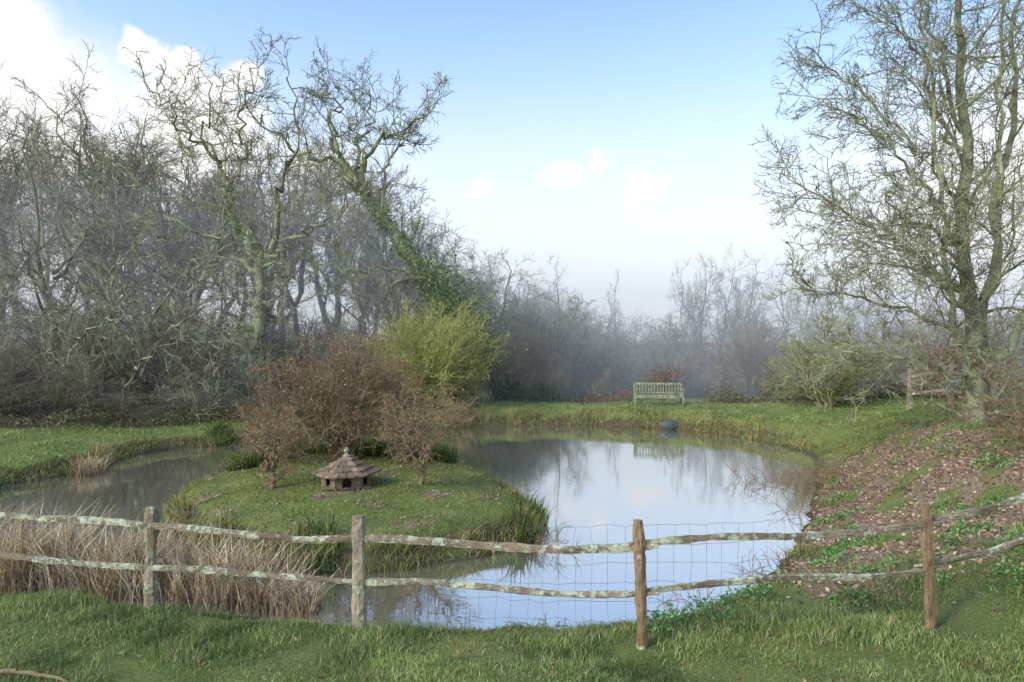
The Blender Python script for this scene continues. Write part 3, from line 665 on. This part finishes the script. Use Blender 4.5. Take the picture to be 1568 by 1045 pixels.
# ------------------------------------------------------------------ front fence (cleft chestnut post and rail)
def wood_mat(name, c1, c2, c3, lich, amt):
    m, nt, b = new_mat(name); v = objco(nt)
    va = nt.nodes.new('ShaderNodeUVMap')
    mp2 = nt.nodes.new('ShaderNodeMapping'); mp2.inputs['Scale'].default_value = (3, 1.2, 1); nt.links.new(va.outputs[0], mp2.inputs[0])
    grain = noise(nt, mp2.outputs[0], 14, 5, .7)
    c = ramp(nt, grain, [(.3, c1), (.5, c2), (.72, c3)])
    crack = ramp(nt, noise(nt, mp2.outputs[0], 26, 3, .5), [(.33, (.25, .22, .2)), (.42, (1, 1, 1))])
    c = mix(nt, 1.0, c, crack, 'MULTIPLY')
    big = noise(nt, v, 2.3, 2)
    c = mix(nt, ramp(nt, big, [(.45, (0, 0, 0)), (.65, (.7, .7, .7))]), c, c1)
    lsum = math_(nt, 'ADD', math_(nt, 'MULTIPLY', noise(nt, v, 15, 6, .75), .65), math_(nt, 'MULTIPLY', noise(nt, v, 3.1, 2), .35))
    lf = ramp(nt, lsum, [(.60-.2*amt, (0, 0, 0)), (.66-.18*amt, (1, 1, 1))])
    lc = ramp(nt, noise(nt, v, 50, 3), [(.35, lich), (.7, srgb(204, 206, 180))])
    c = mix(nt, lf, c, lc)
    nt.links.new(c, b.inputs['Base Color']); b.inputs['Roughness'].default_value = .85; b.inputs['Specular IOR Level'].default_value = .2
    hh = math_(nt, 'ADD', grain, math_(nt, 'MULTIPLY', lf, .3))
    bump(nt, b, hh, .9, .012)
    return m
M_rail = wood_mat('weathered_rail', srgb(98, 84, 66), srgb(144, 128, 106), srgb(174, 160, 138), srgb(172, 178, 142), .56)
M_post = wood_mat('weathered_post', srgb(118, 100, 78), srgb(166, 150, 126), srgb(196, 182, 160), srgb(168, 174, 140), .35)
M_post2 = wood_mat('weathered_post_brown', srgb(104, 80, 58), srgb(150, 122, 92), srgb(174, 150, 120), srgb(158, 162, 124), .25)

def plank(name, pts, wa, wb, mat, parent, seg=26, rough=.006, taper0=.6, taper1=.6, upax=(0, 0, 1), k=10, seed=0):
    """irregular cleft timber along pts; wa=half height, wb=half depth"""
    g = np.random.default_rng(seed)
    q = spline(pts, seg); T = nrm(np.gradient(q, axis=0)); u = np.array(upax, float)
    S = nrm(np.cross(T, u)); U = np.cross(S, T)
    a = np.arange(k)*2*np.pi/k; s = np.linspace(0, 1, seg)
    prof = (np.abs(np.cos(a))**4+np.abs(np.sin(a))**4)**(-.25)*.92
    prof = prof*(1+g.normal(0, .12, k))
    tw = np.cumsum(g.normal(0, .05, seg))
    sc_ = 1-(1-taper0)*np.exp(-(s/.06)**2)-(1-taper1)*np.exp(-((1-s)/.06)**2)
    sc_ = sc_*(1+np.convolve(g.normal(0, .22, seg+4), np.ones(5)/5, 'valid'))
    V = np.zeros((seg, k, 3))
    for i_ in range(seg):
        ca = np.cos(a+tw[i_]*.6)*prof; sa = np.sin(a+tw[i_]*.6)*prof
        V[i_] = q[i_]+sc_[i_]*(ca[:, None]*U[i_]*wa+sa[:, None]*S[i_]*wb)+g.normal(0, rough*.35, (k, 3))
    Vv = [tuple(p) for p in V.reshape(-1, 3)]; Fs = []
    for i_ in range(seg-1):
        for c in range(k): Fs.append((i_*k+c, i_*k+(c+1) % k, (i_+1)*k+(c+1) % k, (i_+1)*k+c))
    Fs.append(tuple(range(k))[::-1]); Fs.append(tuple((seg-1)*k+c for c in range(k)))
    me = bpy.data.meshes.new(name); me.from_pydata(Vv, [], Fs)
    uv = me.uv_layers.new(name='UVMap'); Ln = np.linalg.norm(np.diff(q, axis=0), axis=1).sum()
    for p in me.polygons:
        for li, vi in zip(p.loop_indices, p.vertices):
            c = vi % k; i_ = vi//k
            uv.data[li].uv = ((c/k if not (c == 0 and any((w % k) == k-1 for w in p.vertices)) else 1.0)*(wa+wb)*8, s[i_]*Ln*.5+seed*3.1)
    return obj(name, me, mat, parent)
fence = empty('post_and_rail_fence')
posts = [(-6.6, 8.1, -.3, .95), (-4.04, 7.6, -.2, .95), (-1.58, 7.1, -.18, .98), (1.25, 6.5, -.13, 1.09), (4.05, 6.6, .02, 1.23), (6.7, 6.95, .5, 1.95)]
pm = [M_post, M_post, M_post, M_post2, M_post2, M_post2]; lean = [0, .02, -.02, -.05, -.06, .02]
for i_, (x, y, z0, z1) in enumerate(posts):
    plank('post_%d' % i_, [(x, y, z0-.35), (x+lean[i_]*.5, y, (z0+z1)/2), (x+lean[i_], y+.01, z1)], .068 if i_ < 3 else .05, .05, pm[i_], fence, 22, .012, 1, .75, (1, 0, 0.01), k=8, seed=10+i_)
tz = [(.74, .27), (.76, .28), (.75, .28), (.87, .40), (1.04, .60), (1.74, 1.2)]
sag = {0: ([.02, .015, .01], [.01, .0, -.0]), 1: ([-.005, -.02, -.03], [.005, .0, -.0]), 2: ([-.01, -.035, -.03], [.03, -.01, -.04]), 3: ([.02, .0, -.02], [.01, .03, .0]), 4: ([-.04, -.03, .0], [.0, .02, .02])}
for i_ in range(5):
    x0, y0 = posts[i_][:2]; x1, y1 = posts[i_+1][:2]
    for r_ in range(2):
        za = tz[i_][r_]; zb = tz[i_+1][r_]
        off = .012 if r_ == 0 else -.01
        pts = [(x0-.14, y0+(-.02 if i_ % 2 else .02)+.02, za)]
        for t_, sg in zip((.25, .5, .75), sag[i_][r_]):
            pts.append((x0+(x1-x0)*t_, y0+(y1-y0)*t_+g2.normal(0, .02), za+(zb-za)*t_+sg*1.5+g2.normal(0, .012)))
        pts.append((x1+.14, y1+(.02 if i_ % 2 else -.02)-.02, zb+off*(1 if i_ % 2 else -1)))
        plank('rail_%d_%d' % (i_, r_), pts, .037, .028, M_rail, fence, 44, .008, .5, .5, k=8, seed=40+i_*2+r_)
m, nt, b = new_mat('galvanised_wire'); b.inputs['Base Color'].default_value = (*srgb(104, 104, 100), 1); b.inputs['Metallic'].default_value = .2; b.inputs['Roughness'].default_value = .6
M_wire = m
a = Acc()
for i_ in range(5):
    x0, y0, b0, t0 = posts[i_]; x1, y1, b1, t1 = posts[i_+1]
    H0 = [b0+.04+q*(tz[i_][0]+.12-b0)/6 for q in range(7)]; H1 = [b1+.04+q*(tz[i_+1][0]+.12-b1)/6 for q in range(7)]
    nv = 19; gr = np.zeros((7, nv, 3))
    for q in range(7):
        for c in range(nv):
            t_ = c/(nv-1); gr[q, c] = (x0+(x1-x0)*t_+g2.normal(0, .014), y0+(y1-y0)*t_+.085, H0[q]+(H1[q]-H0[q])*t_-.05*math.sin(t_*math.pi)+g2.normal(0, .011))
    V, F = tubes(gr, np.full((7, nv), .0019), 3); a.add(V, F)
    V, F = tubes(np.ascontiguousarray(gr.transpose(1, 0, 2)), np.full((nv, 7), .0015), 3); a.add(V, F)
obj('wire_netting', a.mesh('wire_netting'), M_wire, fence)

rf = empty('rear_paddock_fence')
pp = [(12.6, 21.6), (13.0, 20.2), (13.55, 19.2), (14.35, 18.9), (16.4, 18.6)]
rpz = []
for i_, (x, y) in enumerate(pp):
    z = float(hfun([x], [y])[0]); rpz.append(z)
    plank('post_%d' % i_, [(x, y, z-.2), (x, y, z+.6), (x+.02, y, z+1.35)], .075, .07, M_post, rf, 10, .01, 1, .85, (1, 0, .01), seed=70+i_)
for i_ in range(4):
    for hh in (.5, 1.05):
        x0, y0 = pp[i_]; x1, y1 = pp[i_+1]
        plank('rail_%d' % i_, [(x0, y0, rpz[i_]+hh), ((x0+x1)/2, (y0+y1)/2, (rpz[i_]+rpz[i_+1])/2+hh+.03), (x1, y1, rpz[i_+1]+hh)], .05, .03, M_rail, rf, 14, .01, .6, .6, seed=90+i_)

# ------------------------------------------------------------------ bench
M_bench = wood_mat('bench_wood', srgb(106, 108, 82), srgb(138, 142, 108), srgb(162, 164, 130), srgb(146, 158, 110), .5)
def box(name, c, s, mat, parent, rot=(0, 0, 0), bev=.006):
    bm = bmesh.new(); bmesh.ops.create_cube(bm, size=1)
    for v_ in bm.verts: v_.co = Vector((v_.co.x*s[0], v_.co.y*s[1], v_.co.z*s[2]))
    bmesh.ops.bevel(bm, geom=bm.edges[:], offset=bev, segments=1, affect='EDGES')
    me = bpy.data.meshes.new(name); bm.to_mesh(me); bm.free()
    uv = me.uv_layers.new(name='UVMap')
    for l in me.loops:
        co = me.vertices[l.vertex_index].co; uv.data[l.index].uv = (co.x+co.y, co.z)
    return obj(name, me, mat, parent, c, rot)
bz = float(hfun([6.05], [28.2])[0])
be = empty('garden_bench', (6.05, 28.2, bz)); be.rotation_euler = (0, 0, math.radians(-4))
W = 2.0
for sx in (-1, 1):
    box('front_leg', (sx*(W/2-.04), -.28, .32), (.07, .07, .64), M_bench, be)
    box('back_leg', (sx*(W/2-.04), .24, .46), (.07, .07, .92), M_bench, be, (-.08, 0, 0))
    box('arm_rest', (sx*(W/2-.04), -.05, .66), (.09, .6, .04), M_bench, be)
    box('side_rail', (sx*(W/2-.04), -.02, .36), (.05, .46, .08), M_bench, be)
for q in range(5): box('seat_slat_%d' % q, (0, -.27+q*.105, .42), (W-.02, .085, .025), M_bench, be)
box('front_apron', (0, -.30, .36), (W-.16, .03, .08), M_bench, be)
box('back_top_rail', (0, .285, .88), (W-.1, .04, .09), M_bench, be)
box('back_low_rail', (0, .25, .50), (W-.15, .04, .06), M_bench, be)
for q in range(15): box('back_slat_%d' % q, (-W/2+.16+q*(W-.32)/14, .268, .69), (.05, .02, .34), M_bench, be, (-.08, 0, 0))

# ------------------------------------------------------------------ duck house
M_dw = wood_mat('duck_house_boards', srgb(92, 76, 60), srgb(130, 110, 88), srgb(156, 138, 114), srgb(140, 142, 116), .15)
M_sh = wood_mat('duck_house_shingles', srgb(106, 84, 68), srgb(156, 130, 108), srgb(184, 160, 138), srgb(144, 146, 114), .28)
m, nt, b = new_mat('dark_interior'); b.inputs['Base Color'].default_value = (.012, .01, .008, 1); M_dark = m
dz = float(hfun([-3.1], [12.8])[0])
dh_ = empty('duck_house', (-3.1, 12.8, dz-.03)); dh_.rotation_euler = (0, 0, math.radians(14)); dh_.scale = (.95, .95, .93)
def poly_mesh(name, V, F, mat, parent, **k):
    me = bpy.data.meshes.new(name); me.from_pydata(V, [], F)
    uv = me.uv_layers.new(name='UVMap')
    for l in me.loops:
        co = me.vertices[l.vertex_index].co; uv.data[l.index].uv = (co.x*1.5+co.y*1.5, co.z*2)
    return obj(name, me, mat, parent, **k)
NS = 6; RW = .46
box('floor_board', (0, 0, .03), (.9, .8, .04), M_dw, dh_)
for s_ in range(NS):
    a0 = s_*math.pi/3; a1 = a0+math.pi/3; am = (a0+a1)/2
    ap = RW*math.cos(math.pi/6); wd_ = RW*1.0
    R3 = am+math.pi/2
    cx, cy = ap*math.cos(am), ap*math.sin(am)
    if math.sin(am) < -.3:
        hw = wd_/2; dw_ = .085; zt = .26; arch = [(dw_*math.cos(t), .12+dw_*math.sin(t)) for t in np.linspace(math.pi, 0, 9)]
        V = []; F = []
        L = [(-hw, .02), (-dw_, .02)]+arch[:5]+[(0, zt), (-hw, zt)]
        Rr = [(dw_, .02), (hw, .02), (hw, zt), (0, zt)]+arch[4:]
        for pl in (L, Rr):
            n0 = len(V); nn = len(pl)
            V += [(p[0], -.012, p[1]) for p in pl]+[(p[0], .012, p[1]) for p in pl]
            F += [tuple(range(n0, n0+nn)), tuple(range(n0+nn, n0+2*nn))[::-1]]+[(n0+q, n0+nn+q, n0+nn+(q+1) % nn, n0+(q+1) % nn) for q in range(nn)]
        poly_mesh('wall_with_doorway_%d' % s_, V, F, M_dw, dh_, loc=(cx, cy, .03), rot=(0, 0, R3))
    else:
        box('wall_%d' % s_, (cx, cy, .16), (wd_, .025, .24), M_dw, dh_, (0, 0, R3))
    box('corner_post_%d' % s_, (RW*math.cos(a0), RW*math.sin(a0), .16), (.045, .045, .28), M_sh, dh_, (0, 0, a0))
    ncs = 4
    for c_ in range(ncs):   # overlapping board courses, each lifted clear of the one below, steeper towards the peak
        f0 = 1-c_/ncs; f1 = max(1-(c_+1.3)/ncs, .03)
        zf_ = lambda f: .25+.36*(1-f)**1.15
        ro, ri = .68*f0, .68*f1; zo = zf_(f0)+.02; zi = zf_(f1)
        nshn = max(1, 4-c_)
        for q in range(nshn):
            u0, u1 = q/nshn+.012, (q+1)/nshn-.012
            def pt(r, u, z):
                A_ = (r*math.cos(a0), r*math.sin(a0)); B_ = (r*math.cos(a1), r*math.sin(a1))
                return (A_[0]+(B_[0]-A_[0])*u, A_[1]+(B_[1]-A_[1])*u, z)
            jz = g2.uniform(0, .015); jr = g2.uniform(-.02, .02)
            V = [pt(ro+jr, u0, zo+jz), pt(ro+jr, u1, zo+jz), pt(ri, u1, zi), pt(ri, u0, zi)]
            V += [(p[0], p[1], p[2]+t) for p, t in zip(V, (.032, .032, .01, .01))]
            F = [(3, 2, 1, 0), (4, 5, 6, 7), (0, 1, 5, 4), (1, 2, 6, 5), (2, 3, 7, 6), (3, 0, 4, 7)]
            poly_mesh('roof_board_%d_%d_%d' % (s_, c_, q), V, F, M_sh if g2.random() < .65 else M_dw, dh_)
prof = [(.08, .58), (.085, .62), (.045, .64), (.03, .67), (.05, .70), (.055, .735), (.035, .76), (.0, .785)]
Vf = [(r*math.cos(t), r*math.sin(t), z) for r, z in prof for t in np.arange(10)*math.pi/5]
Ff = [(i_*10+c, i_*10+(c+1) % 10, (i_+1)*10+(c+1) % 10, (i_+1)*10+c) for i_ in range(7) for c in range(10)]
poly_mesh('finial', Vf, Ff, M_post, dh_)
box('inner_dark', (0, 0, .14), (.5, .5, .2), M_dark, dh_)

# ------------------------------------------------------------------ boulder, fallen branch
m, nt, b = new_mat('dark_stone'); v = objco(nt)
nt.links.new(ramp(nt, noise(nt, v, 6, 5), [(.3, srgb(62, 68, 68)), (.7, srgb(98, 102, 98))]), b.inputs['Base Color']); b.inputs['Roughness'].default_value = .85
bm = bmesh.new(); bmesh.ops.create_icosphere(bm, subdivisions=4, radius=1)
for v_ in bm.verts:
    n_ = .12*math.sin(v_.co.x*3+1)*math.cos(v_.co.y*4)+.06*math.sin(v_.co.z*9+v_.co.x*7); v_.co *= 1+n_
    v_.co = Vector((v_.co.x*.42, v_.co.y*.28, v_.co.z*.18))
me = bpy.data.meshes.new('boulder'); bm.to_mesh(me); bm.free(); me.polygons.foreach_set('use_smooth', [True]*len(me.polygons))
obj('boulder', me, m, loc=(5.95, 25.5, -.38), rot=(0, math.radians(16), .3))
zb = float(hfun([-4.2], [5.9])[0])
q = spline([(-4.7, 5.95, zb+.03), (-4.2, 5.9, zb+.06), (-3.95, 5.85, zb+.05), (-3.7, 5.75, zb+.03)], 14, .008)[None]
V, F = tubes(q, np.linspace(.03, .012, 14)[None], 7); a = Acc(); a.add(V, F)
Q2, R2 = grow(q, np.linspace(.03, .012, 14)[None], 3, .35, .7, .2, 0, .3, 5, rr=.5); V, F = tubes(Q2, R2, 4); a.add(V, F)
obj('fallen_branch', a.mesh('fallen_branch', True), M_twigB)

# ------------------------------------------------------------------ valley mist: low bank of scattering air among the trees
bm = bmesh.new(); bmesh.ops.create_cube(bm, size=1)
me = bpy.data.meshes.new('mist'); bm.to_mesh(me); bm.free()
m = bpy.data.materials.new('mist'); m.use_nodes = True; nt = m.node_tree; nt.nodes.remove(nt.nodes['Principled BSDF'])
vs = nt.nodes.new('ShaderNodeVolumeScatter'); vs.inputs['Density'].default_value = .0125; vs.inputs['Color'].default_value = (.99, .995, 1, 1); vs.inputs['Anisotropy'].default_value = 0
nt.links.new(vs.outputs[0], nt.nodes['Material Output'].inputs['Volume'])
obj('mist', me, m, loc=(0, 60, 1.5), scale=(220, 68, 16))

# ------------------------------------------------------------------ sky, sun, camera
SE, SR = 32, -125
w = bpy.data.worlds.new('World'); sc.world = w; w.use_nodes = True; nt = w.node_tree
bg = nt.nodes['Background']; bg.inputs[1].default_value = .15
sky = nt.nodes.new('ShaderNodeTexSky'); sky.sky_type = 'NISHITA'; sky.sun_disc = False
sky.sun_elevation = math.radians(SE); sky.sun_rotation = math.radians(SR); sky.dust_density = 2.0; sky.air_density = 1.0; sky.ozone_density = 2
tc = nt.nodes.new('ShaderNodeTexCoord'); vec = tc.outputs['Generated']
sx = nt.nodes.new('ShaderNodeSeparateXYZ'); nt.links.new(vec, sx.inputs[0])
zf = ramp(nt, sx.outputs[2], [(0.0, (1, 1, 1)), (.16, (.86, .86, .86)), (.26, (.56, .56, .56)), (.36, (.26, .26, .26)), (.46, (.08, .08, .08)), (1, (.05, .05, .05))])
skyb = mix(nt, 1.0, sky.outputs[0], (1.75, 2.1, 2.35), 'MULTIPLY')
hz = mix(nt, zf, skyb, (7.3, 7.4, 7.4))
nz = nt.nodes.new('ShaderNodeTexNoise'); nz.inputs['Scale'].default_value = 11; nz.inputs['Detail'].default_value = 7; nt.links.new(vec, nz.inputs['Vector'])
vm = nt.nodes.new('ShaderNodeVectorMath'); vm.operation = 'MULTIPLY_ADD'; nt.links.new(nz.outputs['Color'], vm.inputs[0]); vm.inputs[1].default_value = (.13, .13, .13)
nt.links.new(vec, vm.inputs[2])
tot = None
def lobe_(az_, el_, r, sq, soft, amp=1.0):
    """cloud lobe: az_ = x/y, el_ = z/y of its direction"""
    global tot
    d = Vector((az_, 1, el_)).normalized()+Vector((.065, .065, .065))
    s = nt.nodes.new('ShaderNodeVectorMath'); s.operation = 'SUBTRACT'; nt.links.new(vm.outputs[0], s.inputs[0]); s.inputs[1].default_value = d
    q = nt.nodes.new('ShaderNodeVectorMath'); q.operation = 'MULTIPLY'; nt.links.new(s.outputs[0], q.inputs[0]); q.inputs[1].default_value = (1, 1, sq)
    l = nt.nodes.new('ShaderNodeVectorMath'); l.operation = 'LENGTH'; nt.links.new(q.outputs[0], l.inputs[0])
    mr = nt.nodes.new('ShaderNodeMapRange'); mr.interpolation_type = 'SMOOTHSTEP'; nt.links.new(l.outputs['Value'], mr.inputs[0])
    mr.inputs[1].default_value = r; mr.inputs[2].default_value = r*(1-soft); mr.inputs[3].default_value = 0; mr.inputs[4].default_value = amp
    tot = mr.outputs[0] if tot is None else math_(nt, 'MAXIMUM', tot, mr.outputs[0])
for a_ in [(-.75, .46, .075, 1.0, .6), (-.73, .29, .2, 1.0, .7), (-.53, .405, .045, 1.1, .4), (-.47, .39, .035, 1.1, .4), (-.41, .385, .04, 1.1, .4), (-.46, .29, .12, 1, .6), (.207, .227, .055, 2.0, .95, .9), (-.05, .24, .04, 2, .95, .7),
           (.063, .245, .05, 2.5, .95, .8), (.125, .253, .045, 2.5, .95, .8), (-.29, .26, .08, 1.5, .8), (.82, .25, .3, 1.5, .9)]:
    lobe_(*a_)
c = mix(nt, tot, hz, (7.6, 7.5, 7.4))
nt.links.new(c, bg.inputs[0])
sun = bpy.data.lights.new('sun', 'SUN'); sun.energy = 2.2; sun.angle = math.radians(12); sun.color = (1, .95, .87)
so = bpy.data.objects.new('sun', sun); COL.objects.link(so)
az = math.radians(SR); el = math.radians(SE)
sd = Vector((math.sin(az)*math.cos(el), math.cos(az)*math.cos(el), math.sin(el)))
so.rotation_euler = (-sd).to_track_quat('-Z', 'Y').to_euler(); so.location = (0, 0, 30)
cam = bpy.data.cameras.new('camera'); cam.lens = 24; cam.sensor_width = 36; cam.clip_end = 3000
co = bpy.data.objects.new('camera', cam); COL.objects.link(co); co.location = (0, 0, 2.8); co.rotation_euler = (math.radians(90), 0, 0)
sc.camera = co
sc.view_settings.view_transform = 'Standard'; sc.view_settings.look = 'None'; sc.view_settings.exposure = 0
print('trees', cnt)
